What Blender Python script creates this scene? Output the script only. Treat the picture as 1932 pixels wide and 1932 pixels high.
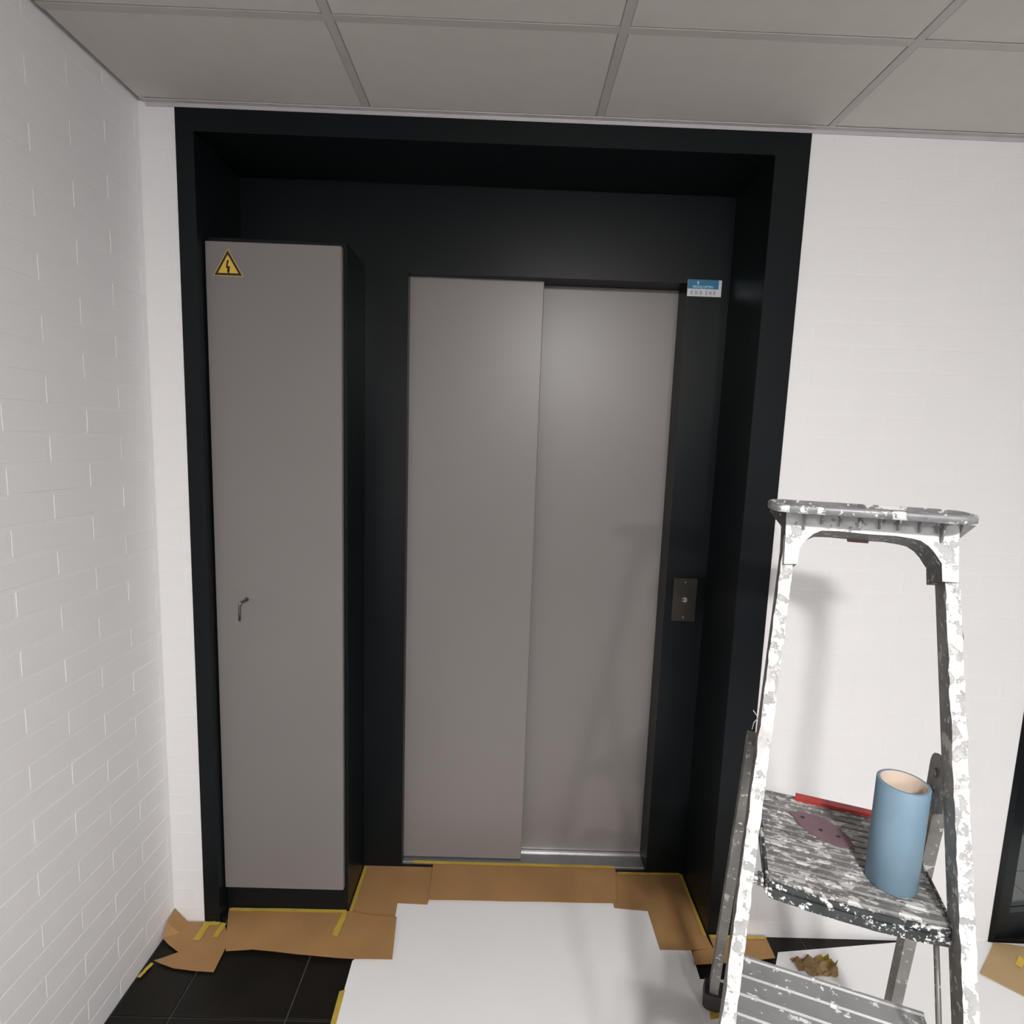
import bpy, bmesh, math, random
from mathutils import Vector, Matrix, noise
random.seed(7)
scene = bpy.context.scene
for o in list(bpy.data.objects):
    bpy.data.objects.remove(o)
C = scene.collection

# ------------------------------------------------------------ camera
FPX, CX, CY, CZ, PIT, YAW, ROL = 1050.0, 0.89, -1.5615, 1.5135, 0.1251, 0.0105, 0.0354
_f = Vector((math.sin(YAW) * math.cos(PIT), math.cos(YAW) * math.cos(PIT), -math.sin(PIT)))
_r0 = Vector((math.cos(YAW), -math.sin(YAW), 0)); _u0 = _r0.cross(_f)
_R = math.cos(ROL) * _r0 + math.sin(ROL) * _u0
_U = -math.sin(ROL) * _r0 + math.cos(ROL) * _u0
cam_d = bpy.data.cameras.new('camera'); cam = bpy.data.objects.new('camera', cam_d); C.objects.link(cam)
cam_d.sensor_width = 36; cam_d.sensor_fit = 'HORIZONTAL'; cam_d.lens = FPX / 1932 * 36; cam_d.clip_start = .02
M = Matrix((( _R.x, _U.x, -_f.x, CX), (_R.y, _U.y, -_f.y, CY), (_R.z, _U.z, -_f.z, CZ), (0, 0, 0, 1)))
cam.matrix_world = M
scene.camera = cam

# ------------------------------------------------------------ world, exposure
w = bpy.data.worlds.new('world'); scene.world = w; w.use_nodes = True
w.node_tree.nodes['Background'].inputs[0].default_value = (.75, .78, .85, 1)
w.node_tree.nodes['Background'].inputs[1].default_value = .05
vs = scene.view_settings
vs.view_transform = 'Standard'; vs.look = 'None'; vs.gamma = 1; vs.use_curve_mapping = False
vs.exposure = 0.0
LAMP = 510.0          # radiance of the opal ceiling lamps

def hit(px, py, p0, n):
    """photo pixel -> point on the plane through p0 with normal n"""
    d = _f + _R * ((px - 966) / FPX) - _U * ((py - 966) / FPX)
    o = Vector((CX, CY, CZ)); n = Vector(n)
    return o + d * ((Vector(p0) - o).dot(n) / d.dot(n))
def fl(px, py, z=0): return hit(px, py, (0, 0, z), (0, 0, 1))

# ------------------------------------------------------------ materials
def mat(name, col, rough=.5, metal=0., spec=.5, var=0., vscale=8., bump=0., bscale=200., alpha=None):
    m = bpy.data.materials.new(name); m.use_nodes = True
    nt = m.node_tree; b = nt.nodes['Principled BSDF']
    b.inputs['Base Color'].default_value = (*col, 1); b.inputs['Roughness'].default_value = rough
    b.inputs['Metallic'].default_value = metal; b.inputs['Specular IOR Level'].default_value = spec
    tc = nt.nodes.new('ShaderNodeTexCoord')
    if var:
        n = nt.nodes.new('ShaderNodeTexNoise'); n.inputs['Scale'].default_value = vscale; n.inputs['Detail'].default_value = 5
        nt.links.new(tc.outputs['Object'], n.inputs['Vector'])
        r = nt.nodes.new('ShaderNodeValToRGB')
        r.color_ramp.elements[0].position = .3; r.color_ramp.elements[1].position = .7
        r.color_ramp.elements[0].color = (*[c * (1 - var) for c in col], 1)
        r.color_ramp.elements[1].color = (*[min(1, c * (1 + var)) for c in col], 1)
        nt.links.new(n.outputs['Fac'], r.inputs[0]); nt.links.new(r.outputs[0], b.inputs['Base Color'])
    if bump:
        n2 = nt.nodes.new('ShaderNodeTexNoise'); n2.inputs['Scale'].default_value = bscale; n2.inputs['Detail'].default_value = 3
        nt.links.new(tc.outputs['Object'], n2.inputs['Vector'])
        bp = nt.nodes.new('ShaderNodeBump'); bp.inputs['Strength'].default_value = bump; bp.inputs['Distance'].default_value = .002
        nt.links.new(n2.outputs['Fac'], bp.inputs['Height']); nt.links.new(bp.outputs[0], b.inputs['Normal'])
    return m

def splat(name, base, base2, metal, rough, amount, scale=26., fine=95., paint=(.82, .82, .81), stretch=(1, 1, 1), tint=None):
    """a surface under dried paint: base colour with patches and speckles of paint"""
    m = bpy.data.materials.new(name); m.use_nodes = True
    nt = m.node_tree; b = nt.nodes['Principled BSDF']; L = nt.links.new
    tc = nt.nodes.new('ShaderNodeTexCoord'); mp = nt.nodes.new('ShaderNodeMapping'); mp.inputs['Scale'].default_value = stretch
    L(tc.outputs['Object'], mp.inputs['Vector'])
    def nz(s, d=6, ro=.6):
        n = nt.nodes.new('ShaderNodeTexNoise'); n.inputs['Scale'].default_value = s; n.inputs['Detail'].default_value = d
        n.inputs['Roughness'].default_value = ro; L(mp.outputs[0], n.inputs['Vector']); return n
    def ramp(src, a, c):
        r = nt.nodes.new('ShaderNodeMapRange'); r.inputs['From Min'].default_value = a; r.inputs['From Max'].default_value = c
        L(src, r.inputs['Value']); return r.outputs[0]
    n1 = nz(scale); n2 = nz(fine, 3); n3 = nz(scale * .45, 3)
    t = .66 - .32 * amount
    f1 = ramp(n1.outputs['Fac'], t, t + .03)
    f2 = ramp(n2.outputs['Fac'], .60, .64)
    mx = nt.nodes.new('ShaderNodeMath'); mx.operation = 'MAXIMUM'; L(f1, mx.inputs[0]); L(f2, mx.inputs[1])
    c1 = nt.nodes.new('ShaderNodeMix'); c1.data_type = 'RGBA'
    c1.inputs[6].default_value = (*base, 1); c1.inputs[7].default_value = (*base2, 1); L(ramp(n3.outputs['Fac'], .35, .65), c1.inputs[0])
    pc = nt.nodes.new('ShaderNodeMix'); pc.data_type = 'RGBA'
    pc.inputs[6].default_value = (*[x * .72 for x in paint], 1); pc.inputs[7].default_value = (*paint, 1); L(ramp(n3.outputs['Fac'], .3, .55), pc.inputs[0])
    c2 = nt.nodes.new('ShaderNodeMix'); c2.data_type = 'RGBA'
    L(mx.outputs[0], c2.inputs[0]); L(c1.outputs[2], c2.inputs[6]); L(pc.outputs[2], c2.inputs[7])
    L(c2.outputs[2], b.inputs['Base Color'])
    iv = nt.nodes.new('ShaderNodeMath'); iv.operation = 'MULTIPLY_ADD'; L(mx.outputs[0], iv.inputs[0]); iv.inputs[1].default_value = -metal; iv.inputs[2].default_value = metal
    L(iv.outputs[0], b.inputs['Metallic']); b.inputs['Roughness'].default_value = rough
    bp = nt.nodes.new('ShaderNodeBump'); bp.inputs['Strength'].default_value = .7; bp.inputs['Distance'].default_value = .0015
    L(mx.outputs[0], bp.inputs['Height']); L(bp.outputs[0], b.inputs['Normal'])
    return m

M_WALL = mat('white wall paint', (.80, .785, .785), .55, var=.015, vscale=3, bump=.12, bscale=260)
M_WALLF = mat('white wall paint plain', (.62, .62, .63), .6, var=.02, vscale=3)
M_CEIL = mat('ceiling tile', (.63, .595, .555), .85, var=.02, vscale=20, bump=.08, bscale=400)
M_BAR = mat('ceiling grid bar', (.52, .49, .46), .6, var=.02, vscale=12)
M_EDGE = mat('ceiling edge trim', (.50, .47, .48), .5, var=.05, vscale=20)
M_VOID = mat('dark gap', (.01, .01, .01), .9, var=.1)
M_DARK = mat('anthracite steel paint', (.0055, .0074, .0084), .34, spec=.19, var=.06, vscale=5, bump=.05, bscale=700)
M_GREY = mat('warm grey door paint', (.196, .177, .170), .36, spec=.48, var=.02, vscale=2.5, bump=.06, bscale=900)
M_GREY2 = mat('grey cabinet paint', (.192, .175, .168), .45, spec=.25, var=.02, vscale=2.5, bump=.05, bscale=900)
M_SILL = mat('sill aluminium', (.30, .295, .30), .42, metal=.7, var=.05, vscale=40)
M_CHROME = mat('bright metal', (.72, .72, .72), .22, metal=1, var=.03, vscale=30)
M_LATCH = mat('dark latch metal', (.16, .155, .15), .3, metal=.9, var=.03, vscale=30)
M_BTN = mat('satin button metal', (.34, .33, .31), .4, metal=.3, var=.03, vscale=30)
M_BRASS = mat('dull bronze plate', (.042, .037, .031), .42, metal=.5, var=.15, vscale=12)
M_TILE = mat('dark floor tile', (.010, .0085, .0066), .42, spec=.2, var=.2, vscale=9, bump=.06, bscale=120)
M_GROUT = mat('grey grout', (.085, .082, .078), .9, var=.15, vscale=60)
M_SHEET = mat('white floor protection board', (.80, .79, .785), .7, var=.02, vscale=3, bump=.06, bscale=40)
M_KRAFT = mat('brown masking paper', (.34, .185, .070), .75, var=.10, vscale=7, bump=.15, bscale=25)
M_TAPE = mat('yellow masking tape', (.47, .335, .045), .6, var=.12, vscale=30)
M_BOARD = mat('cardboard', (.42, .29, .145), .8, var=.05, vscale=10)
M_YEL = mat('sign yellow', (.62, .40, .05), .5, var=.03, vscale=30)
M_BLK = mat('sign black', (.010, .007, .006), .5, var=.03, vscale=30)
M_BLUE = mat('label blue', (.012, .15, .27), .5, var=.06, vscale=40)
M_LWHITE = mat('label white', (.60, .60, .63), .5, var=.04, vscale=60)
M_LTXT = mat('label pale blue print', (.36, .55, .68), .5, var=.04, vscale=60)
M_LGREY = mat('label grey print', (.25, .25, .27), .5, var=.06, vscale=60)
M_TUBE = mat('pale blue roll', (.175, .272, .350), .55, var=.05, vscale=18, bump=.05, bscale=300)
M_CARD = mat('roll core card', (.60, .49, .40), .8, var=.05, vscale=20)
M_RUB = mat('black rubber', (.018, .019, .017), .6, var=.2, vscale=30)
M_RED = mat('red plastic', (.48, .035, .03), .45, var=.15, vscale=40)
M_SAND = mat('purple grey sanding sheet', (.20, .125, .145), .85, var=.12, vscale=25, bump=.3, bscale=900)
M_RUST = mat('brown red tab', (.13, .065, .05), .6, var=.2, vscale=50)
M_OPAL = bpy.data.materials.new('opal lamp glass'); M_OPAL.use_nodes = True
_b = M_OPAL.node_tree.nodes['Principled BSDF']; _b.inputs['Base Color'].default_value = (.8, .8, .8, 1)
_b.inputs['Emission Color'].default_value = (1, .985, .975, 1); _b.inputs['Emission Strength'].default_value = LAMP
M_GLASS = bpy.data.materials.new('door glass'); M_GLASS.use_nodes = True
_nt = M_GLASS.node_tree; _b = _nt.nodes['Principled BSDF']
_b.inputs['Base Color'].default_value = (.75, .8, .8, 1); _b.inputs['Roughness'].default_value = .03; _b.inputs['Transmission Weight'].default_value = 1; _b.inputs['IOR'].default_value = 1.45
M_CRUST = splat('paint crusted aluminium', (.52, .515, .51), (.36, .355, .35), .15, .5, .70, 46, 130, paint=(.74, .735, .725))
M_ALU = splat('dirty aluminium', (.28, .27, .255), (.16, .15, .135), .45, .5, .12, 18, 70, paint=(.55, .53, .50))
M_ALU2 = splat('bright aluminium step', (.48, .48, .48), (.36, .36, .36), .55, .42, .06, 14, 60)
M_PLAT = splat('splattered platform', (.13, .125, .12), (.27, .26, .25), .2, .5, .36, 38, 80, paint=(.58, .57, .555), stretch=(1, 1.9, 1))
M_LIP = splat('splattered black lip', (.022, .028, .028), (.05, .055, .055), 0, .45, .30, 45, 110)
M_CAPW = splat('cap plastic white with paint', (.34, .34, .35), (.50, .50, .51), 0, .45, .80, 36, 100)
M_CAPD = splat('cap plastic grey with paint', (.16, .16, .165), (.30, .30, .31), .1, .4, .34, 34, 90)
M_CAPK = splat('cap plastic dark', (.05, .05, .05), (.11, .105, .10), 0, .5, .12, 30, 90, paint=(.5, .5, .5))

# ------------------------------------------------------------ mesh helpers
def link(name, me, m=None, parent=None):
    o = bpy.data.objects.new(name, me); C.objects.link(o)
    if m is not None and me is not None and len(me.materials) == 0:
        for x in (m if isinstance(m, (list, tuple)) else [m]): me.materials.append(x)
    if parent is not None: o.parent = parent
    return o
def fin(name, bm, m, parent=None, smooth=False):
    bmesh.ops.recalc_face_normals(bm, faces=bm.faces)
    me = bpy.data.meshes.new(name); bm.to_mesh(me); bm.free()
    if smooth:
        for p in me.polygons: p.use_smooth = True
    return link(name, me, m, parent)
def bx(bm, a, b, mi=0, bev=0):
    x0, y0, z0 = a; x1, y1, z1 = b
    v = [bm.verts.new((x, y, z)) for z in (z0, z1) for y in (y0, y1) for x in (x0, x1)]
    fs = [bm.faces.new([v[i] for i in q]) for q in ((0, 2, 3, 1), (4, 5, 7, 6), (0, 1, 5, 4), (2, 6, 7, 3), (0, 4, 6, 2), (1, 3, 7, 5))]
    for f in fs: f.material_index = mi
    if bev:
        es = list({e for f in fs for e in f.edges})
        r = bmesh.ops.bevel(bm, geom=es, offset=bev, segments=1, affect='EDGES', profile=.5)
        for f in r['faces']: f.material_index = mi
    return fs
def box(name, a, b, m, parent=None, bev=0):
    bm = bmesh.new(); bx(bm, a, b, 0, bev); return fin(name, bm, m, parent)
def cyl(bm, p0, p1, r0, r1=None, n=14, mi=0, caps=True):
    p0 = Vector(p0); p1 = Vector(p1); r1 = r0 if r1 is None else r1
    d = (p1 - p0).normalized(); a = d.orthogonal().normalized(); b = d.cross(a)
    A = []; B = []
    for i in range(n):
        t = 2 * math.pi * i / n; q = math.cos(t) * a + math.sin(t) * b
        A.append(bm.verts.new(p0 + q * r0)); B.append(bm.verts.new(p1 + q * r1))
    for i in range(n):
        f = bm.faces.new((A[i], A[(i + 1) % n], B[(i + 1) % n], B[i])); f.material_index = mi; f.smooth = True
    if caps:
        for q in (A[::-1], B): f = bm.faces.new(q); f.material_index = mi
def tube(bm, pts, r, n=8, mi=0):
    pts = [Vector(p) for p in pts]; rings = []
    ref = None
    for i, p in enumerate(pts):
        d = (pts[min(i + 1, len(pts) - 1)] - pts[max(i - 1, 0)]).normalized()
        if ref is None: ref = d.orthogonal().normalized()
        a = (ref - d * ref.dot(d)).normalized(); ref = a; b = d.cross(a)
        rr = r[i] if isinstance(r, (list, tuple)) else r
        rings.append([bm.verts.new(p + rr * (math.cos(2 * math.pi * k / n) * a + math.sin(2 * math.pi * k / n) * b)) for k in range(n)])
    for A, B in zip(rings, rings[1:]):
        for k in range(n):
            f = bm.faces.new((A[k], A[(k + 1) % n], B[(k + 1) % n], B[k])); f.material_index = mi; f.smooth = True
    for q in (rings[0][::-1], rings[-1]): f = bm.faces.new(q); f.material_index = mi
def extrude_poly(bm, pts, vec, mi=0, mi_side=None):
    a = [bm.verts.new(p) for p in pts]; b = [bm.verts.new(Vector(p) + Vector(vec)) for p in pts]
    f = bm.faces.new(a); f.material_index = mi
    f = bm.faces.new(b[::-1]); f.material_index = mi
    n = len(pts)
    for i in range(n):
        f = bm.faces.new((a[i], b[i], b[(i + 1) % n], a[(i + 1) % n])); f.material_index = mi if mi_side is None else mi_side
def empty(name, loc=(0, 0, 0), rz=0):
    o = bpy.data.objects.new(name, None); C.objects.link(o); o.location = loc; o.rotation_euler = (0, 0, rz); o.empty_display_size = .1
    return o
def tag(o, label, cat=None, group=None, kind=None):
    o['label'] = label
    if cat: o['category'] = cat
    if group: o['group'] = group
    if kind: o['kind'] = kind
    return o

# ------------------------------------------------------------ pieces: bricks and tiles share one mesh per size
_piece = {}
def piece_mesh(w_, h_, dep, bev, m, key):
    k = (round(w_, 4), round(h_, 4), key)
    if k not in _piece:
        bm = bmesh.new()   # front face looks to -Y, body goes to +Y
        def ring(i, y): return [bm.verts.new(p) for p in ((i, y, i), (w_ - i, y, i), (w_ - i, y, h_ - i), (i, y, h_ - i))]
        A = ring(bev, 0); B = ring(0, bev * .8); D = ring(0, dep)
        bm.faces.new(A)
        for P, Q in ((A, B), (B, D)):
            for i in range(4): bm.faces.new((P[i], Q[i], Q[(i + 1) % 4], P[(i + 1) % 4]))
        bmesh.ops.recalc_face_normals(bm, faces=bm.faces)
        me = bpy.data.meshes.new(key); bm.to_mesh(me); bm.free(); me.materials.append(m); _piece[k] = me
    return _piece[k]
BL, BH, JN = .21, .0525, .01
def bricks(parent, org, rz, length, z0, z1, shift, bev, limit_name='brick'):
    """running bond; the wall face looks to local -Y, starts at org and runs along local +X"""
    rows = int(math.ceil((z1 - z0) / (BH + JN))); c, s = math.cos(rz), math.sin(rz); n = 0
    for r in range(rows):
        zb = z0 + r * (BH + JN); h = min(BH, z1 - zb)
        if h < .008: continue
        x = -((r % 2) * (BL + JN) / 2 + shift) % (BL + JN) - (BL + JN)
        while x < length:
            a = max(x, 0); b = min(x + BL, length)
            if b - a > .012:
                o = link('brick', piece_mesh(b - a, h, .02, bev, M_WALL, 'brick'), None, parent)
                j = random.uniform(-.00015, .00015)
                o.location = (org[0] + c * a - s * j, org[1] + s * a + c * j, zb); o.rotation_euler = (0, 0, rz); n += 1
            x += BL + JN
    return n

H = 2.3507; XL = -.0947; FW = 1.6534; FH = 2.3389; XR = 2.452; DOOR2W = .96; XE = 4.15; YN = -6.0
# ------------------------------------------------------------ walls
def struct(name, label=None):
    o = empty(name); o['kind'] = 'structure'
    if label: o['label'] = label
    return o
wb = struct('wall_back', 'white painted brick wall around the dark lift surround')
bm = bmesh.new()
g = .0004
bx(bm, (XL - .2, g, 0), (0, .35, 2.42)); bx(bm, (FW, g, 0), (XR, .35, 2.42)); bx(bm, (0, g, FH), (FW, .35, 2.42))
bx(bm, (XR, g, 2.14), (XR + DOOR2W, .35, 2.42)); bx(bm, (XR + DOOR2W, g, 0), (XE, .35, 2.42))
fin('masonry', bm, M_WALL, wb)
bricks(wb, (XL + .001, 0, 0), 0, -XL - .002, 0, H - .004, .03, .0004)
bricks(wb, (FW + .002, 0, 0), 0, XR - FW - .004, 0, H - .004, .05, .0004)
wl = struct('wall_left', 'white painted brick wall on the left')
box('masonry', (XL - .2, YN, 0), (XL - .0008, g, 2.42), M_WALL, wl)
bricks(wl, (XL, -1.54, 0), math.pi / 2, 1.54 - .001, 0, H - .002, .02, .0010)
# bricks beyond the countable ones
bm = bmesh.new()
for r in range(38):
    zb = r * .0625; y = -1.55 - (r % 2) * .11 - .21
    while y > YN:
        bx(bm, (XL - .02, y, zb), (XL, y + .21, min(zb + .0525, H - .002))); y -= .22
o = fin('brick_field', bm, M_WALL, wl); o['kind'] = 'stuff'
wr = struct('wall_right'); box('plaster', (XE, YN, 0), (XE + .1, .0, 2.42), M_WALLF, wr)
wf = struct('wall_front'); box('plaster', (XL, YN - .1, 0), (XE, YN, 2.42), M_WALLF, wf)

# ------------------------------------------------------------ floor
fo = struct('floor', 'dark square floor tiles with grey joints')
box('screed', (XL - .1, YN, -.08), (XE, 3.0, -.004), M_GROUT, fo)
TX, TY, TP, TJ = .0606, .0151, .30, .004
_tm = piece_mesh(TP - TJ, TP - TJ, .01, .0012, M_TILE, 'floor_tile')
rest = bmesh.new(); nt_ = 0
for i in range(-1, 14):
    for j in range(-21, 10):
        x = TX + i * TP; y = TY + j * TP
        if x + TP < XL or x > XE or y < YN: continue
        if y >= .3 and not (XR - .3 < x < XR + 1.6): continue
        near = (y > -1.8 and x < 3.2 and y < 1.6)
        x0 = max(x, XL + .002)
        if near and x0 == x:
            o = link('floor_tile', _tm, None, fo); o.rotation_euler = (-math.pi / 2, 0, 0); o.location = (x + TJ / 2, y + TJ / 2, 0)
        elif near:
            o = link('floor_tile', piece_mesh(x + TP - TJ / 2 - x0, TP - TJ, .01, .0012, M_TILE, 'floor_tile'), None, fo)
            o.rotation_euler = (-math.pi / 2, 0, 0); o.location = (x0, y + TJ / 2, 0)
        else:
            bx(rest, (x0 + TJ / 2, y + TJ / 2, -.01), (x + TP - TJ / 2, y + TP - TJ / 2, 0))
o = fin('tile_field', rest, M_TILE, fo); o['kind'] = 'stuff'

# ------------------------------------------------------------ ceiling
ce = struct('ceiling', 'suspended ceiling of pale grey square tiles in a narrow grid')
box('slab', (XL - .2, YN, 2.40), (XE, .0, 2.48), M_VOID, ce)
GX, GY = .4963, -.3169
xs = [XL + .009] + [GX + .6 * k for k in range(0, 7) if GX + .6 * k < XE] + [XE]
ys = [-.004] + [GY - .6 * k for k in range(0, 12) if GY - .6 * k > YN] + [YN]
BW = .009
for i in range(len(xs) - 1):
    for j in range(len(ys) - 1):
        x0 = xs[i] + (BW if i else 0); x1 = xs[i + 1] - BW; y1 = ys[j] - (BW if j else 0); y0 = ys[j + 1] + BW
        o = link('ceiling_tile', piece_mesh(x1 - x0, y1 - y0, .015, .003, M_CEIL, 'ceiling_tile'), None, ce)
        o.rotation_euler = (math.pi / 2, 0, 0); o.location = (x0, y1, H + .0015)   # front looks down
for x in xs[1:-1]: box('grid_bar', (x - BW, YN, H), (x + BW, -.004, H + .02), M_BAR, ce)
for j, y in enumerate(ys[1:-1]):
    for i in range(len(xs) - 1):
        box('cross_bar', (xs[i] + (BW if i else 0), y - BW, H + .0006), (xs[i + 1] - BW, y + BW, H + .02), M_BAR, ce)
bm = bmesh.new(); bx(bm, (XL + .02, -.003, FH + .0006), (XE, 0, H + .02)); bx(bm, (XL + .02, -.016, H - .0022), (XE, -.003, H))
fin('edge_trim', bm, M_EDGE, ce)

# ------------------------------------------------------------ dark steel surround of the lift recess
XI0, XI1, ZI, YB = .047, 1.5625, 2.2822, .245
su = struct('trim_1', 'wide anthracite steel surround framing the lift recess')
bm = bmesh.new(); bx(bm, (0, -.004, 0), (XI0, YB + .01, FH)); fin('jamb_lining', bm, M_DARK, su)
bm = bmesh.new(); bx(bm, (XI1, -.004, 0), (FW, YB + .01, FH)); fin('jamb_lining', bm, M_DARK, su)
bm = bmesh.new(); bx(bm, (XI0, -.004, ZI), (XI1, YB + .01, FH)); fin('head_lining', bm, M_DARK, su)

# ------------------------------------------------------------ lift landing door
ld = struct('door_1', 'closed two-panel sliding lift door in warm grey inside a dark steel portal')
OX0, OX1, OZ = .5615, 1.4305, 2.0235
pj = bmesh.new()
extrude_poly(pj, [(XI0, YB, 0), (OX0, YB, 0), (OX0, YB, OZ), (OX1, YB, OZ), (OX1, YB, 0), (XI1, YB, 0), (XI1, YB, ZI), (XI0, YB, ZI)], (0, .12, 0))
pj = fin('portal', pj, M_DARK, ld)
box('shaft_backing', (OX0 - .1, YB + .135, 0), (OX1 + .1, YB + .15, ZI), M_VOID, ld)
bm = bmesh.new(); bx(bm, (OX0 - .05, .283, .014), (.9865, .313, OZ + .05), 0, .002); p = fin('door_panel', bm, M_GREY, ld); p['label'] = 'front sliding panel'
bm = bmesh.new(); bx(bm, (.94, .334, .014), (OX1 + .05, .362, OZ + .05), 0, .002); p = fin('door_panel', bm, M_GREY, ld); p['label'] = 'rear sliding panel'
bm = bmesh.new(); bx(bm, (OX0, .262, 0), (OX1, .38, .010), 0, .001); sl = fin('sill', bm, M_SILL, ld); sl['label'] = 'aluminium sill'
box('guide_rail', (.9875, .322, .010), (OX1, .3325, .0145), M_CHROME, sl)
# call plate with round button
bm = bmesh.new(); bx(bm, (1.455, YB - .003, .937), (1.5345, YB, 1.085), 0, .001); cp = fin('call_plate', bm, M_BRASS, ld); cp['label'] = 'dull metal call plate'
bm = bmesh.new(); cyl(bm, (1.494, YB - .008, 1.012), (1.494, YB - .002, 1.012), .0085, .009, 18); fin('button', bm, M_BTN, cp)
bm = bmesh.new(); cyl(bm, (1.4885, YB - .0088, 1.0125), (1.4885, YB - .007, 1.0125), .0032, .0032, 12); fin('keyhole', bm, M_BLK, cp)
for z in (.951, 1.071):
    bm = bmesh.new(); cyl(bm, (1.494, YB - .0045, z), (1.494, YB - .002, z), .0026, .003, 10); fin('screw', bm, M_BTN, cp)
# identification sticker
def text_mesh(bm, txt, x, y, z, size, mi, align='CENTER', sx=1.0):
    cu = bpy.data.curves.new('print', 'FONT'); cu.body = txt; cu.size = size; cu.align_x = align; cu.align_y = 'CENTER'; cu.offset = size * .035
    ob = bpy.data.objects.new('print', cu); C.objects.link(ob)
    dg = bpy.context.evaluated_depsgraph_get(); me = bpy.data.meshes.new_from_object(ob.evaluated_get(dg))
    t = bmesh.new(); t.from_mesh(me); bmesh.ops.triangulate(t, faces=t.faces)
    vm = {v: bm.verts.new((x + v.co.x * sx, y, z + v.co.y)) for v in t.verts}
    for f in t.faces:
        try: nf = bm.faces.new([vm[v] for v in f.verts]); nf.material_index = mi
        except ValueError: pass
    t.free(); bpy.data.objects.remove(ob); bpy.data.curves.remove(cu); bpy.data.meshes.remove(me)
def quad(bm, x0, x1, z0, z1, y, mi):
    f = bm.faces.new([bm.verts.new(p) for p in ((x0, y, z0), (x1, y, z0), (x1, y, z1), (x0, y, z1))]); f.material_index = mi
bm = bmesh.new(); S0, S1, Z0, Z1 = 1.4312, 1.5375, 1.9850, 2.0350
bx(bm, (S0, YB - .0006, Z0), (S1, YB, Z1))
quad(bm, S0 + .0006, S1 - .0095, Z0 + .0225, Z1 - .0002, YB - .0008, 1)
text_mesh(bm, 'MOOIJ LIFTEN', (S0 + S1) / 2 - .005, YB - .0010, Z0 + .0282, .0100, 2)
bx(bm, ((S0 + S1) / 2 - .0235, YB - .0010, Z0 + .0365), ((S0 + S1) / 2 - .0185, YB - .0009, Z0 + .0455), 2)
text_mesh(bm, 'E X 0  3 4 5', (S0 + S1) / 2 - .004, YB - .0010, Z0 + .0105, .0150, 3, sx=1.08)
me = bpy.data.meshes.new('sticker'); bm.to_mesh(me); bm.free()
o = link('identification_sticker', me, [M_LWHITE, M_BLUE, M_LTXT, M_LGREY], pj); o['label'] = 'blue and white identification sticker'

# ------------------------------------------------------------ electrical cabinet
ca = empty('electrical_cabinet', (.24, .14, 0)); tag(ca, 'tall narrow electrical cabinet with grey door and high voltage sign left of the lift', 'cabinet')
def inp(o, root):
    o.parent = root; o.matrix_parent_inverse = Matrix.Translation(-Vector(root.location)); return o
CBX = .4285
bm = bmesh.new(); bx(bm, (XI0 + .0005, .046, 0), (CBX, YB - .0005, 2.04), 0, .0015); inp(fin('body', bm, M_DARK), ca)
cd = bmesh.new(); bx(cd, (.0505, .026, .0985), (.4195, .0455, 2.0240), 0, .0022); cd = inp(fin('door', cd, M_GREY2), ca)
bm = bmesh.new(); yh = .026
tube(bm, [(.1395, yh, 1.0290), (.1395, yh - .018, 1.0290), (.136, yh - .026, 1.0285), (.1335, yh - .029, 1.024), (.133, yh - .030, 1.015), (.1325, yh - .030, .975)], .0034, 10)
cyl(bm, (.1395, yh - .003, 1.029), (.1395, yh, 1.029), .006, .007, 14)
o = fin('latch_handle', bm, M_LATCH); o.parent = cd; o['label'] = 'small bent metal latch handle'
# warning triangle
bm = bmesh.new()
def tri(s, y, mi, cx=.1128, cz=1.9575):
    # equilateral, s = distance from centre to a corner
    f = bm.faces.new([bm.verts.new((cx + s * math.cos(math.radians(a)), y, cz + s * math.sin(math.radians(a)))) for a in (210, 330, 90)]); f.material_index = mi
tri(.0475, yh - .0006, 0); tri(.0440, yh - .0008, 1); tri(.0320, yh - .0010, 0)
bx0, bz0 = .1128, 1.9555
bolt = [(.004, .024), (-.003, .024), (-.0075, -.001), (.0005, .0005), (-.001, -.012), (-.0035, -.011), (.0008, -.021), (.0045, -.0125), (.002, -.013), (.0065, .0055), (-.0015, .0045)]
f = bm.faces.new([bm.verts.new((bx0 + x, yh - .0012, bz0 + z)) for x, z in [(a * .82, b * .82) for a, b in bolt]]); f.material_index = 1
bmesh.ops.triangulate(bm, faces=[f])
me = bpy.data.meshes.new('sign'); bm.to_mesh(me); bm.free()
o = link('warning_sign', me, [M_YEL, M_BLK], cd); o['label'] = 'yellow triangular high voltage sign with black bolt'

# ------------------------------------------------------------ glazed door at the right
d2 = struct('door_2', 'dark framed glazed door standing slightly ajar beside the white wall')
bm = bmesh.new(); bx(bm, (XR, -.002, 0), (XR + .018, .12, 2.14)); bx(bm, (XR + DOOR2W - .018, -.002, 0), (XR + DOOR2W, .12, 2.14)); bx(bm, (XR + .018, -.002, 2.12), (XR + DOOR2W - .018, .12, 2.14))
fin('door_frame', bm, M_DARK, d2)
lf = bmesh.new(); LW = .905
bx(lf, (0, 0, .008), (.05, .045, 2.11)); bx(lf, (LW - .05, 0, .008), (LW, .045, 2.11)); bx(lf, (.05, 0, .008), (LW - .05, .045, .095)); bx(lf, (.05, 0, 2.05), (LW - .05, .045, 2.11))
lf = fin('door_leaf', lf, M_DARK, d2); lf.location = (XR + .020, .006, 0); lf.rotation_euler = (0, 0, math.radians(8.5))
box('glass_pane', (.05, .018, .095), (LW - .05, .026, 2.05), M_GLASS, lf)
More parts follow.
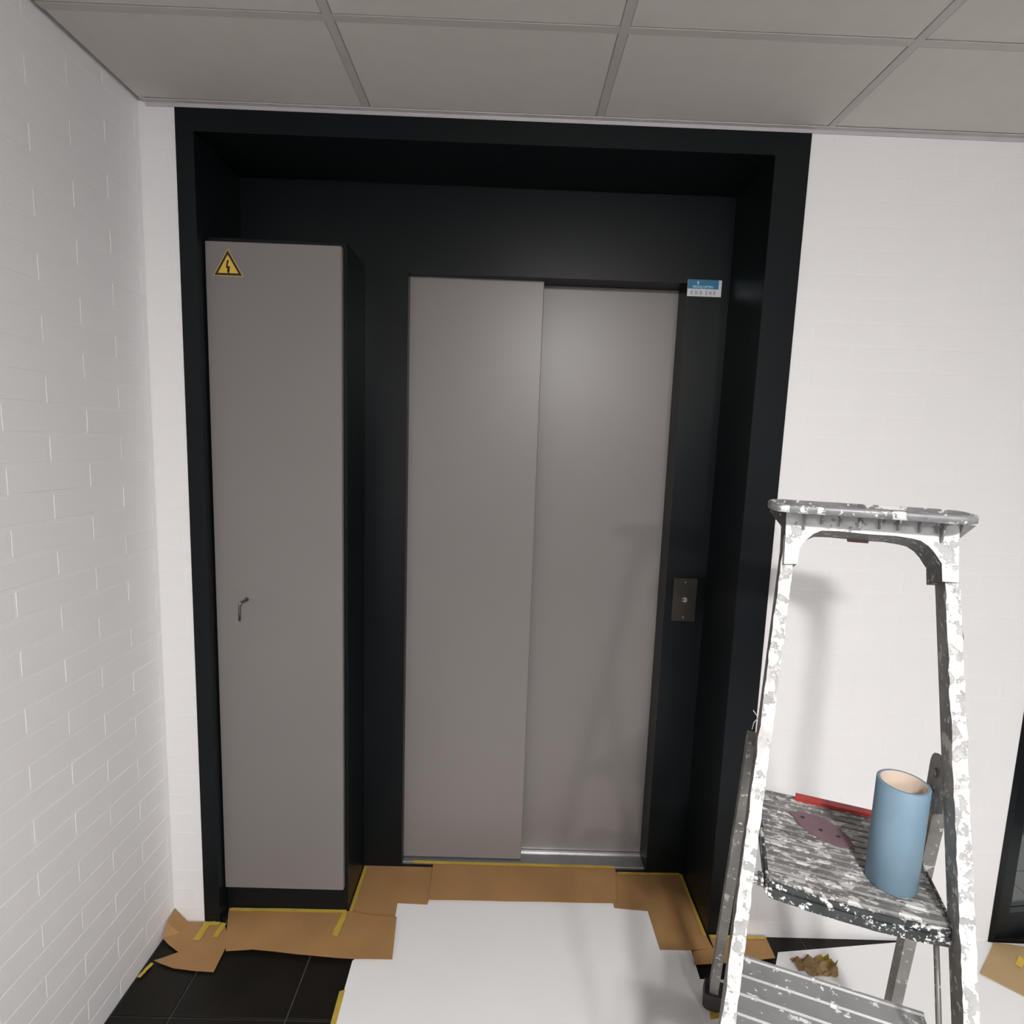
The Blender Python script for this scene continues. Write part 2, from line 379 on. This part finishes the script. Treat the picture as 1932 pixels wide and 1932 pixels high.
bm = bmesh.new(); tube(bm, [(LW - .028, -.0, 1.05), (LW - .028, -.045, 1.05), (LW - .14, -.045, 1.05)], .009, 10); fin('door_handle', bm, M_CHROME, lf)
# room behind the glazed door
wbr = struct('wall_beyond'); bm = bmesh.new(); bx(bm, (XR - .4, 2.6, 0), (XE, 2.7, 2.42)); bx(bm, (XR - .5, .35, 0), (XR - .4, 2.7, 2.42)); bx(bm, (XE, 0, 0), (XE + .1, 2.7, 2.42)); bx(bm, (XR - .5, .35, 2.42), (XE + .1, 2.7, 2.5))
fin('plaster', bm, M_WALLF, wbr)

# ------------------------------------------------------------ floor protection: boards, paper, tape
def sheet(name, pts, z, th, m, parent=None, wave=0., cell=.05, lift=None, seed=0, edge=0.):
    bm = bmesh.new()
    f = bm.faces.new([bm.verts.new((p[0], p[1], 0)) for p in pts]); bmesh.ops.recalc_face_normals(bm, faces=bm.faces)
    if f.normal.z < 0: f.normal_flip()
    if wave or lift:
        for ax in (0, 1):
            lo = min(p[ax] for p in pts); hi = max(p[ax] for p in pts); k = lo + cell
            while k < hi:
                co = [0, 0, 0]; co[ax] = k; no = [0, 0, 0]; no[ax] = 1
                bmesh.ops.bisect_plane(bm, geom=list(bm.verts) + list(bm.edges) + list(bm.faces), plane_co=co, plane_no=no); k += cell
    for v in bm.verts:
        dz = wave * (.5 + .5 * noise.noise(Vector((v.co.x * 9 + seed, v.co.y * 9, seed * 1.7)))) if wave else 0
        if lift: dz += lift(v.co)
        v.co.z = z + dz
    r = bmesh.ops.extrude_face_region(bm, geom=list(bm.faces))
    for v in r['geom']:
        if isinstance(v, bmesh.types.BMVert): v.co.z += th
    return fin(name, bm, m, parent)
def pf(lst): return [tuple(fl(*q))[:2] for q in lst]
s1 = sheet('floor_board', [(.488, -.118), (.56, -.04), (.57, .14), (1.42, .14), (1.43, -.02), (1.497, -.045), (1.487, -.24), (1.48, -1.75), (.515, -1.75)], .0002, .003, M_SHEET)
tag(s1, 'large white protection board on the floor in front of the lift door', 'floor board')
s2 = sheet('floor_board', [(1.46, -.150), (1.70, -.150), (1.76, -.058), (2.36, .0105), (2.46, -.004), (3.15, -.02), (3.10, -1.7), (1.47, -1.7)], .0036, .003, M_SHEET)
tag(s2, 'white protection board on the floor under the stepladder along the wall', 'floor board')
tp = sheet('tape', [(.478, -.21), (.492, -.205), (.512, -.80), (.497, -.80)], .0040, .0006, M_TAPE, s1)
tp2 = sheet('tape', pf([(1338, 1905), (1356, 1903), (1360, 1925), (1340, 1928)]), .0072, .0005, M_TAPE, s2)

def paper(pts, z, label, seed, wave=.002, lift=None, th=.0007):
    o = sheet('masking_paper', pts, z, th, M_KRAFT, None, wave, .04, lift, seed); return tag(o, label, 'paper', 'brown masking paper around the lift door')
def tape(parent, a, b, wd, z):
    a = Vector((*a, 0)); b = Vector((*b, 0)); d = (b - a).normalized(); n = Vector((-d.y, d.x, 0)) * wd
    pts = []; k = 8
    for i in range(k + 1): pts.append(a + (b - a) * i / k + n * random.uniform(-.08, .08))
    for i in range(k, -1, -1): pts.append(a + (b - a) * i / k + n * (1 + random.uniform(-.08, .08)))
    return sheet('tape', [(p.x, p.y) for p in pts], z, .0005, M_TAPE, parent)
Lc, Rc = CBX + .002, XI1 - .002
pC = paper([(Lc, .2435), (.70, .2435), (.676, .083), (.5786, .085), (.585, -.03), (.43, -.06)], .0045, 'brown paper piece beside the right side of the grey cabinet', 1)
tape(pC, (Lc + .012, .236), (Lc + .012, -.05), -.010, .0085)
pE = paper([(1.29, .2435), (Rc, .2435), (Rc, -.02), (1.565, -.05), (1.5054, -.058), (1.4003, -.059), (1.398, .0805), (1.29, .089)], .0045, 'brown paper piece along the right side of the lift recess', 2)
tape(pE, (Rc - .012, .24), (Rc - .012, -.01), .010, .0085); tape(pE, (1.33, .232), (1.55, .234), .010, .0085)
pD = paper([(.672, .258), (1.325, .258), (1.2995, .1025), (.98, .100), (.6774, .097)], .0092, 'long brown paper strip along the lift sill', 3, .0025)
tape(pD, (.60, .252), (1.32, .252), .012, .0135)
pB = paper([(.052, .0425), (.425, .0425), (.50, .03), (.588, .025), (.6037, -.119), (.50, -.121), (.40, -.117), (.30, -.108), (.19, -.098), (.116, -.106), (.098, -.07)], .0095, 'brown paper strip in front of the grey cabinet', 4, .005)
tape(pB, (.060, .030), (.425, .034), .011, .0150); tape(pB, (.425, -.05), (.432, .035), .018, .0155)
# small wrinkled end that stands up at the board's edge
def curlA(co):
    d = max(0, -.055 - co.x); return min(.06, d * d * 28) * (1 if co.y > -.06 else .25)
pA = paper([(-.0925, .0), (-.05, -.006), (-.002, -.006), (.06, -.006), (.104, -.06), (.108, -.10), (.112, -.166), (.06, -.164), (-.005, -.158), (-.072, -.138), (-.020, -.108), (-.088, -.072)], .0045, 'torn brown paper piece in the corner by the left wall', 5, .003, curlA)
tape(pA, (.0, -.070), (.004, -.012), -.02, .0095); tape(pA, (.052, -.06), (.056, -.010), -.016, .0097); tape(pA, (.0, -.018), (.05, -.018), .012, .0096)
tape(pA, (-.0895, -.185), (-.078, -.142), -.010, .006)
pF = paper([(1.566, -.0065), (1.745, -.0065), (1.741, -.0805), (1.62, -.098), (1.4885, -.109), (1.497, -.065), (1.566, -.052)], .0085, 'brown paper piece on the floor at the foot of the right surround', 6, .002)
tape(pF, (1.57, -.020), (1.742, -.020), .011, .0125)

# crumpled scrap
def crumple(c, rx, ry, h, label, seed):
    bm = bmesh.new(); n = 12; g_ = []
    for i in range(n + 1):
        row = []
        for j in range(n + 1):
            a = i / n * 2 - 1; b = j / n * 2 - 1
            q = Vector((a * 1.4 + seed, b * 1.4, seed))
            dx = noise.noise(q + Vector((5, 0, 0))) * .35; dy = noise.noise(q + Vector((0, 9, 0))) * .35
            z = abs(noise.noise(q * 1.2 + Vector((0, 0, 3)))) * 1.5 + .25 * (1 - a * a) * (1 - b * b) + (.5 if a > .45 else 0) * (a - .45)
            row.append(bm.verts.new((c[0] + (a + dx) * rx, c[1] + (b + dy) * ry, c[2] + .002 + z * h)))
        g_.append(row)
    for i in range(n):
        for j in range(n):
            f = bm.faces.new((g_[i][j], g_[i + 1][j], g_[i + 1][j + 1], g_[i][j + 1])); f.material_index = 1 if (i > 7 and 5 < j < 12) else 0
    r = bmesh.ops.solidify(bm, geom=list(bm.faces), thickness=.0008)
    lo = min(v.co.z for v in bm.verts)
    for v in bm.verts: v.co.z += c[2] + .0004 - lo
    o = fin('crumpled_paper', bm, [M_BOARD, M_TAPE]); return tag(o, label, 'paper')
cc = fl(1537, 1832)
crumple((cc.x, cc.y, .0068), .055, .032, .028, 'crumpled scrap of brown paper and yellow tape on the white board', 2.3)
bp_ = sheet('cardboard_piece', [(2.466, -.008), (2.56, -.022), (2.72, -.10), (2.60, -.36), (2.4025, -.1792), (2.331, -.113)], .0070, .003, M_BOARD, None, .003, .06, None, 11)
tag(bp_, 'flat piece of tan cardboard on the white board by the glazed door', 'cardboard')
sheet('tape', [(2.46, -.085), (2.50, -.055), (2.505, -.07), (2.47, -.098)], .0136, .0005, M_YEL, bp_)

# ------------------------------------------------------------ stepladder
AL = math.radians(20.5); UV0 = (1.657, -.02)
UU = Vector((math.cos(AL), -math.sin(AL), 0)); VV = Vector((math.sin(AL), math.cos(AL), 0))
lad = empty('stepladder', UU * UV0[0] + VV * UV0[1], -AL)
tag(lad, 'paint-splattered aluminium stepladder with platform standing right of the lift', 'ladder')
LM = Matrix.Translation(lad.location) @ Matrix.Rotation(-AL, 4, 'Z'); LMI = LM.inverted()
def lv(u, v, z): return Vector((u - UV0[0], v - UV0[1], z))
def lhit(px, py, p_local, n_local):
    p = LM @ Vector(p_local); n = LM.to_3x3() @ Vector(n_local); return LMI @ hit(px, py, p, n)
KR = .32; RD = Vector((0, KR, 1)).normalized(); ND = Vector((0, 1, -KR)).normalized()
def rail_v(z): return -.13 + KR * (z - .749)
def beam(name, p0, p1, wx, dn, m, n=60, jit=0., nrm=None, mi_front=1, seed=0):
    """box section beam; wx = width along local x, dn = depth along the normal nrm; the -nrm face can carry paint crust"""
    p0 = Vector(p0); p1 = Vector(p1); d = (p1 - p0).normalized(); nn = Vector(nrm or ND); nn = (nn - d * nn.dot(d)).normalized(); xx = nn.cross(d).normalized()
    if xx.x < 0: xx = -xx
    bm = bmesh.new(); rings = []
    for i in range(n + 1):
        c = p0 + (p1 - p0) * i / n; t = i * .27 + seed
        j = lambda k: jit * noise.noise(Vector((t * 2.1, k * 3.3, seed)))
        e = [(-wx / 2 + j(1), -dn / 2 + j(2)), (-wx / 6, -dn / 2 - abs(j(5)) * 1.2), (wx / 6, -dn / 2 - abs(j(6)) * 1.2), (wx / 2 + j(3), -dn / 2 + j(4)), (wx / 2, dn / 2), (-wx / 2, dn / 2)]
        rings.append([bm.verts.new(c + xx * a + nn * b) for a, b in e])
    for A, B in zip(rings, rings[1:]):
        for k in range(6):
            f = bm.faces.new((A[k], A[(k + 1) % 6], B[(k + 1) % 6], B[k])); f.material_index = mi_front if k < 3 else 0
    bm.faces.new(rings[0][::-1]); bm.faces.new(rings[-1])
    return fin(name, bm, m, lad)
# front rails
def rail_u(side, z): return (1.4875 + .066 * (z - .749)) if side < 0 else (1.8115 - .044 * (z - .749))
for sd in (-1, 1):
    z0, z1 = .03, 1.345
    beam('front_rail', lv(rail_u(sd, z0), rail_v(z0), z0), lv(rail_u(sd, z1), rail_v(z1), z1), .0215, .048, [M_ALU, M_CRUST], 130, .0022, seed=sd * 3.7 + 9)
    bm = bmesh.new(); zf = .0
    q = lv(rail_u(sd, .03), rail_v(.03), 0)
    bx(bm, (q.x - .021, q.y - .034, .0068), (q.x + .021, q.y + .034, .06), 0, .005); fin('front_foot', bm, M_RUB, lad)
# rear legs: hinge near z .95, feet on the floor
HZ = .945
rear = {-1: (lv(1.4905, .0, HZ), lv(1.4795, .322, .004)), 1: (lv(1.806, .0, HZ), lv(1.878, .322, .004))}
RN = Vector((0, .945, .327))
for sd in (-1, 1):
    a, b = rear[sd]
    beam('rear_leg', b + (a - b) * .03, a, .021, .038, [M_ALU, M_ALU], 24, 0, nrm=RN, seed=sd)
    d = (a - b).normalized()
    bm = bmesh.new()
    zlo = .0040 if sd < 0 else .0072
    # rounded rubber shoe
    pts = []
    for t in [math.pi + math.pi * k / 10 for k in range(11)]: pts.append(Vector((b.x + .024 * math.cos(t), 0, zlo + .026 + .024 * math.sin(t) * 1.05)))
    pts += [Vector((b.x + .026, 0, zlo + .075)), Vector((b.x - .022, 0, zlo + .075))]
    lo = min(p.z for p in pts)
    pts = [Vector((p.x + (p.z - lo) * d.x / d.z, b.y - .026 + (p.z - lo) * d.y / d.z, p.z - lo + zlo)) for p in pts]
    extrude_poly(bm, pts, (0, .05, 0)); fin('rear_foot', bm, M_RUB, lad)
    # hinge plate on the inner side of the front rail
    s = -sd
    x0 = a.x + s * .012
    pl = []
    for k in range(13):
        t = math.pi * k / 12; pl.append(Vector((x0, a.y - .012 + .030 * math.cos(t), HZ + .01 + .034 * math.sin(t))))
    pl = pl + [Vector((x0, a.y - .050, HZ - .045)), Vector((x0, a.y - .022, HZ - .065)), Vector((x0, a.y + .022, HZ - .045))]
    bm = bmesh.new(); extrude_poly(bm, pl, (s * .004, 0, 0)); cyl(bm, (x0 + s * .004, a.y - .012, HZ + .01), (x0 + s * .009, a.y - .012, HZ + .01), .009, .007, 12); cyl(bm, (x0 + s * .004, a.y + .002, HZ - .03), (x0 + s * .008, a.y + .002, HZ - .03), .008, .006, 12)
    fin('hinge_plate', bm, M_ALU, lad)
# platform with ridges
PZ = .750; PU0, PU1, PV0, PV1 = 1.527, 1.800, -.122, .166
bm = bmesh.new(); prof = [(PV0, PZ - .024)]
nr = 15
for k in range(nr):
    a = PV0 + .004 + (PV1 - PV0 - .008) * k / nr; s = (PV1 - PV0 - .008) / nr
    prof += [(a, PZ - .0026), (a + s * .16, PZ), (a + s * .84, PZ), (a + s, PZ - .0026)]
prof += [(PV1, PZ - .003), (PV1, PZ - .024), (PV1 - .008, PZ - .024), (PV1 - .008, PZ - .008), (PV0 + .008, PZ - .008), (PV0 + .008, PZ - .024)]
nseg = 20; rings = []
for i in range(nseg + 1):
    u = PU0 + (PU1 - PU0) * i / nseg; bow = -.010 * (1 - (2 * i / nseg - 1) ** 2)
    rings.append([bm.verts.new(lv(u, v + (bow if v < PV0 + .02 else 0), z)) for v, z in prof])
n = len(prof)
for A, B in zip(rings, rings[1:]):
    for k in range(n): bm.faces.new((A[k], A[(k + 1) % n], B[(k + 1) % n], B[k]))
bm.faces.new(rings[0][::-1]); bm.faces.new(rings[-1])
plat = fin('platform', bm, M_PLAT, lad); plat['label'] = 'ribbed platform covered in paint splatter'
bm = bmesh.new()
for zt, zb, off in ((PZ - .004, PZ - .015, .0035), (PZ - .016, PZ - .034, .006)):
    R2 = []
    for i in range(nseg + 1):
        u = PU0 + (PU1 - PU0) * i / nseg; bow = -.010 * (1 - (2 * i / nseg - 1) ** 2); v = PV0 + bow
        jj = .0012 * noise.noise(Vector((i * .7, zt * 40, 0)))
        R2.append([bm.verts.new(lv(u, v - off, zt)), bm.verts.new(lv(u, v - .0002, zt)), bm.verts.new(lv(u, v - .0002, zb)), bm.verts.new(lv(u, v - off, zb + jj))])
    for A, B in zip(R2, R2[1:]):
        for k in range(4): bm.faces.new((A[k], A[(k + 1) % 4], B[(k + 1) % 4], B[k]))
    bm.faces.new(R2[0][::-1]); bm.faces.new(R2[-1])
fin('front_lip', bm, M_LIP, lad)
for u in (PU0 - .006, PU1 + .0005):
    bm = bmesh.new(); bx(bm, lv(u, PV0 - .004, PZ - .032), lv(u + .0055, PV1, PZ + .001), 0, .001); fin('end_cap', bm, M_LIP, lad)
# pivot pins of the platform
for u0, u1, v, z in ((rail_u(-1, .735), PU0 - .004, PV0 + .012, .733), (PU1 + .004, rail_u(1, .735), PV0 + .012, .733), (1.494, PU0 - .004, .118, .733), (PU1 - .02, 1.826, .088, .752)):
    bm = bmesh.new(); cyl(bm, lv(u0, v, z), lv(u1, v, z), .0095, .0095, 14); cyl(bm, lv(u0 * .35 + u1 * .65, v, z), lv(u1, v, z), .0125, .0125, 14); fin('pivot_pin', bm, M_CHROME if v < 0 else M_ALU, lad)
# lower steps
for sz in (.512, .262):
    vc = rail_v(sz); a0, a1 = vc + .012 - .022, vc + .165
    u0 = rail_u(-1, sz) + .016; u1 = rail_u(1, sz) - .014
    prof = [(a0, sz - .03), (a0, sz - .006), (a0 + .006, sz)]
    k = a0 + .006
    for i in range(4):
        k2 = a0 + .006 + (a1 - a0 - .012) * (i + 1) / 4
        prof += [(k2 - .009, sz), (k2 - .007, sz + .0035), (k2 - .002, sz + .0035), (k2, sz)]
    prof += [(a1, sz - .004), (a1, sz - .03), (a1 - .003, sz - .03), (a1 - .003, sz - .006), (a0 + .003, sz - .006), (a0 + .003, sz - .03)]
    bm = bmesh.new(); A = [bm.verts.new(lv(u0, *p)) for p in prof]; B = [bm.verts.new(lv(u1, *p)) for p in prof]; n = len(prof)
    for i in range(n): bm.faces.new((A[i], A[(i + 1) % n], B[(i + 1) % n], B[i]))
    bm.faces.new(A[::-1]); bm.faces.new(B)
    fin('step', bm, M_ALU2, lad)
    for sd in (-1, 1):
        ur = rail_u(sd, sz)
        lo_, hi_ = (.17, -.034) if sd < 0 and sz > .4 else (.06, -.02)
        k0 = lv(rail_u(sd, sz - lo_), rail_v(sz - lo_), sz - lo_); k1 = lv(rail_u(sd, sz + hi_), rail_v(sz + hi_), sz + hi_)
        bm = bmesh.new(); e_ = [(-.0145, -.030), (.0145, -.030), (.0145, .030), (-.0145, .030)]
        A = [bm.verts.new(k0 + Vector((a, b, 0))) for a, b in e_]; B = [bm.verts.new(k1 + Vector((a, b, 0))) for a, b in e_]
        for i in range(4): bm.faces.new((A[i], A[(i + 1) % 4], B[(i + 1) % 4], B[i]))
        bm.faces.new(A[::-1]); bm.faces.new(B); bmesh.ops.bevel(bm, geom=list(bm.edges), offset=.004, segments=2, affect='EDGES', profile=.5); fin('step_bracket', bm, M_LIP if sz > .4 and sd < 0 else M_ALU, lad)
    bm = bmesh.new(); cyl(bm, lv(rail_u(-1, sz), vc + .035, sz - .012), lv(u0 + .004, vc + .035, sz - .012), .009, .009, 12); fin('step_pin', bm, M_CHROME, lad)
# thin folding link from platform to lower step
q0 = lhit(1764, 1768, lv(1.786, 0, 0), (1, 0, 0)); q1 = lhit(1771, 1925, lv(1.786, 0, 0), (1, 0, 0)); q2 = q1 + (q1 - q0) * .15
bm = bmesh.new(); bx_ = (q2 - q0).normalized(); tube(bm, [q0 + Vector((0, 0, .012)), q1, q2], .0042, 6); fin('folding_link', bm, M_ALU, lad)

# top handle: arch, ribs and tool tray
CP = lv(1.66, rail_v(1.30), 1.30) - ND * .033
arch_px = [(1479, 1064), (1482, 1007), (1484, 962), (1560, 966), (1640, 973), (1720, 981), (1811, 990), (1810, 1020), (1808, 1099), (1778, 1097), (1777, 1063), (1770, 1053), (1763, 1042), (1752, 1030), (1737, 1020), (1721, 1016), (1690, 1011), (1640, 1008), (1581, 1002), (1550, 1001), (1535, 1007), (1523, 1017), (1513, 1027), (1509, 1034), (1504, 1064)]
arch = [lhit(*q, CP, ND) for q in arch_px]
bm = bmesh.new(); extrude_poly(bm, arch, ND * .075, 0, 1)
ar = fin('handle_arch', bm, [M_CAPW, M_CAPK], lad); ar['label'] = 'arched plastic handle with dried paint'
bm = bmesh.new(); q0 = lhit(1600, 1011, CP + ND * .066, ND); q1 = lhit(1640, 1015, CP + ND * .066, ND)
bx(bm, (q0.x, q0.y, q0.z - .012), (q1.x, q0.y + .006, q0.z + .004), 0, .001); fin('latch_tab', bm, M_RUST, lad)
for k, (px, yb) in enumerate(((1516, 1000), (1549, 990), (1584, 994), (1620, 997), (1658, 999), (1693, 1002), (1733, 1006), (1775, 1024))):
    yt = 964 + (px - 1484) * .083
    a = lhit(px, yt, CP, ND); b = lhit(px, yb, CP, ND); w_ = .0028
    bm = bmesh.new()
    vs_ = [a + Vector((-w_ / 2, 0, 0)), b + Vector((-w_ / 2, 0, 0)), b + Vector((-w_ / 2, 0, 0)) - ND * .006, a + Vector((-w_ / 2, 0, 0)) - ND * .026]
    extrude_poly(bm, vs_, (w_, 0, 0)); fin('rib', bm, M_CAPD, ar)
# tray
TU0, TU1, TV0, TV1, TZ0, TZ1 = 1.482, 1.8050, -.030, .085, 1.4030, 1.4185
def rrect(u0, u1, v0, v1, r, z, n=7):
    out = []
    for cx_, cy_, a0 in ((u1 - r, v0 + r, -90), (u1 - r, v1 - r, 0), (u0 + r, v1 - r, 90), (u0 + r, v0 + r, 180)):
        for k in range(n + 1):
            t = math.radians(a0 + 90 * k / n); out.append(lv(cx_ + r * math.cos(t), cy_ + r * math.sin(t), z))
    return out
bm = bmesh.new()
loops = [rrect(TU0 + .012, TU1 - .012, TV0 + .012, TV1 - .012, .022, TZ0 + .003), rrect(TU0 + .010, TU1 - .010, TV0 + .010, TV1 - .006, .022, TZ0 - .0005), rrect(TU0 + .006, TU1 - .006, TV0 + .004, TV1 - .003, .03, TZ0), rrect(TU0, TU1, TV0, TV1, .035, TZ0 + .002), rrect(TU0, TU1, TV0, TV1, .035, TZ1 - .003), rrect(TU0 + .003, TU1 - .003, TV0 + .003, TV1 - .003, .034, TZ1), rrect(TU0 + .008, TU1 - .008, TV0 + .008, TV1 - .008, .03, TZ1), rrect(TU0 + .011, TU1 - .011, TV0 + .011, TV1 - .011, .028, TZ1 - .006)]
R3 = [[bm.verts.new(p) for p in l] for l in loops]; n = len(R3[0])
for li, (A, B) in enumerate(zip(R3, R3[1:])):
    for k in range(n):
        f = bm.faces.new((A[k], A[(k + 1) % n], B[(k + 1) % n], B[k])); f.material_index = 1 if li < 2 else 0; f.smooth = li > 1
f = bm.faces.new(R3[0][::-1]); f.material_index = 1; bm.faces.new(R3[-1])
tr = fin('tool_tray', bm, [M_CAPD, M_CAPK], lad); tr['label'] = 'shallow tool tray crusted with paint'
for gx in ([(1457, 955), (1484, 959), (1484, 992), (1477, 980)], [(1842, 992), (1809, 988), (1809, 1017), (1816, 1012)]):
    g4 = [lhit(*q, CP + ND * .006, ND) for q in gx]
    bm = bmesh.new(); extrude_poly(bm, g4, ND * .05); fin('end_gusset', bm, M_CAPK, ar)
# loose flake and hair of dried paint on the rails
bm = bmesh.new(); q = lhit(1803, 1180, lv(1.81, rail_v(1.2) - .02, 1.2), ND)
tube(bm, [q, q + Vector((.006, -.004, -.006)), q + Vector((.010, -.005, -.018)), q + Vector((.011, -.004, -.026))], [.003, .003, .0025, .0012], 6); fin('paint_flake', bm, M_CAPD, lad)
bm = bmesh.new(); q = lhit(1434, 1356, lv(1.50, rail_v(1.05), 1.05), ND)
tube(bm, [q, q + Vector((-.006, 0, .005)), q + Vector((-.013, 0, .014))], .0007, 5); tube(bm, [q + Vector((-.003, 0, .002)), q + Vector((-.010, 0, -.010)), q + Vector((-.012, 0, -.024))], .0007, 5); fin('bristle', bm, M_CAPW, lad)

# ------------------------------------------------------------ things on the platform
pz = PZ + .0006
def onp(px, py): return hit(px, py, (0, 0, PZ), (0, 0, 1))
e = onp(1677, 1688); dirv = Vector((e.x - CX, e.y - CY, 0)).normalized(); RT = .0405
tc_ = Vector((e.x, e.y, 0)) + dirv * RT
d_ = _f + _R * ((1687 - 966) / FPX) - _U * ((1478 - 966) / FPX)
TH_ = .192
bm = bmesh.new(); n = 40; loops = [(RT - .0065, 0), (RT - .001, 0), (RT, .001), (RT, TH_ - .001), (RT - .001, TH_), (RT - .0055, TH_), (RT - .0065, TH_ - .001)]
RR = [[bm.verts.new((r * math.cos(2 * math.pi * k / n), r * math.sin(2 * math.pi * k / n), z)) for k in range(n)] for r, z in loops]
for li in range(len(RR)):
    A = RR[li]; B = RR[(li + 1) % len(RR)]
    for k in range(n):
        f = bm.faces.new((A[k], A[(k + 1) % n], B[(k + 1) % n], B[k])); f.material_index = 1 if li >= len(RR) - 2 else 0; f.smooth = True
ro = fin('roll', bm, [M_TUBE, M_CARD]); ro.location = (tc_.x, tc_.y, pz)
tag(ro, 'pale blue roll with a beige card core standing on the ladder platform', 'roll')
def flat(name, pix, th, m, z=None):
    bm = bmesh.new(); extrude_poly(bm, [Vector((*onp(*q)[:2], z or pz)) for q in pix], (0, 0, th))
    return fin(name, bm, m)
sn = flat('sanding_sheet', [(1489, 1533), (1510, 1532), (1553, 1544), (1585, 1566), (1604, 1584), (1613, 1603), (1586, 1600), (1565, 1592), (1545, 1583), (1508, 1557)], .0014, M_SAND)
tag(sn, 'small purple-grey sanding sheet with three holes on the ladder platform', 'sandpaper')
for q in ((1514, 1543.5), (1548, 1567.5), (1581, 1580)):
    p = onp(*q); bm = bmesh.new(); cyl(bm, (p.x, p.y, pz + .0014), (p.x, p.y, pz + .0017), .0042, .0042, 12); fin('hole', bm, M_BLK, sn)
rd = lhit(1496, 1492, lv(0, PV1 - .012, PZ), (0, 1, 0)); 
r0 = LMI @ onp(1497, 1500); r1 = LMI @ onp(1640, 1536)
bm = bmesh.new(); yv = PV1 - UV0[1]
extrude_poly(bm, [Vector((r0.x, yv - .022, PZ + .0004)), Vector((r0.x + .16, yv - .022, PZ + .0004)), Vector((r0.x + .16, yv - .004, PZ + .0004)), Vector((r0.x + .004, yv - .002, PZ + .0004))], (0, 0, .007))
rs = fin('red_strip', bm, M_RED); rs.matrix_world = LM.copy(); tag(rs, 'red plastic strip lying along the rear edge of the ladder platform', 'strip')

# ------------------------------------------------------------ ceiling lamps: one main, two added as fill
def lamp(x, y, label, zc=H):
    L_ = empty('ceiling_lamp', (x, y, zc)); tag(L_, label, 'lamp', 'round opal ceiling lamps')
    bm = bmesh.new(); cyl(bm, (0, 0, -.022), (0, 0, 0.0), .132, .136, 40); fin('base_ring', bm, M_EDGE, L_)
    bm = bmesh.new(); n = 36; prof = [(.125, -.022), (.125, -.030), (.116, -.042), (.090, -.051), (.045, -.056)]
    R = [[bm.verts.new((r * math.cos(2 * math.pi * k / n), r * math.sin(2 * math.pi * k / n), z)) for k in range(n)] for r, z in prof]
    for A, B in zip(R, R[1:]):
        for k in range(n): f = bm.faces.new((A[k], A[(k + 1) % n], B[(k + 1) % n], B[k])); f.smooth = True
    bm.faces.new(R[-1]); bm.faces.new(R[0][::-1]); fin('opal_dome', bm, M_OPAL, L_)
lamp(1.27, -2.47, 'round opal ceiling lamp in the corridor behind the viewer')
lamp(1.95, -4.60, 'added unseen fill lamp farther down the corridor')  # added fill lamp, out of view, lightens the shadow of the ladder
lamp(3.15, 1.45, 'added unseen fill lamp in the room behind the glazed door', 2.42)  # added lamp, out of view, brightens the floor tiles behind the glass
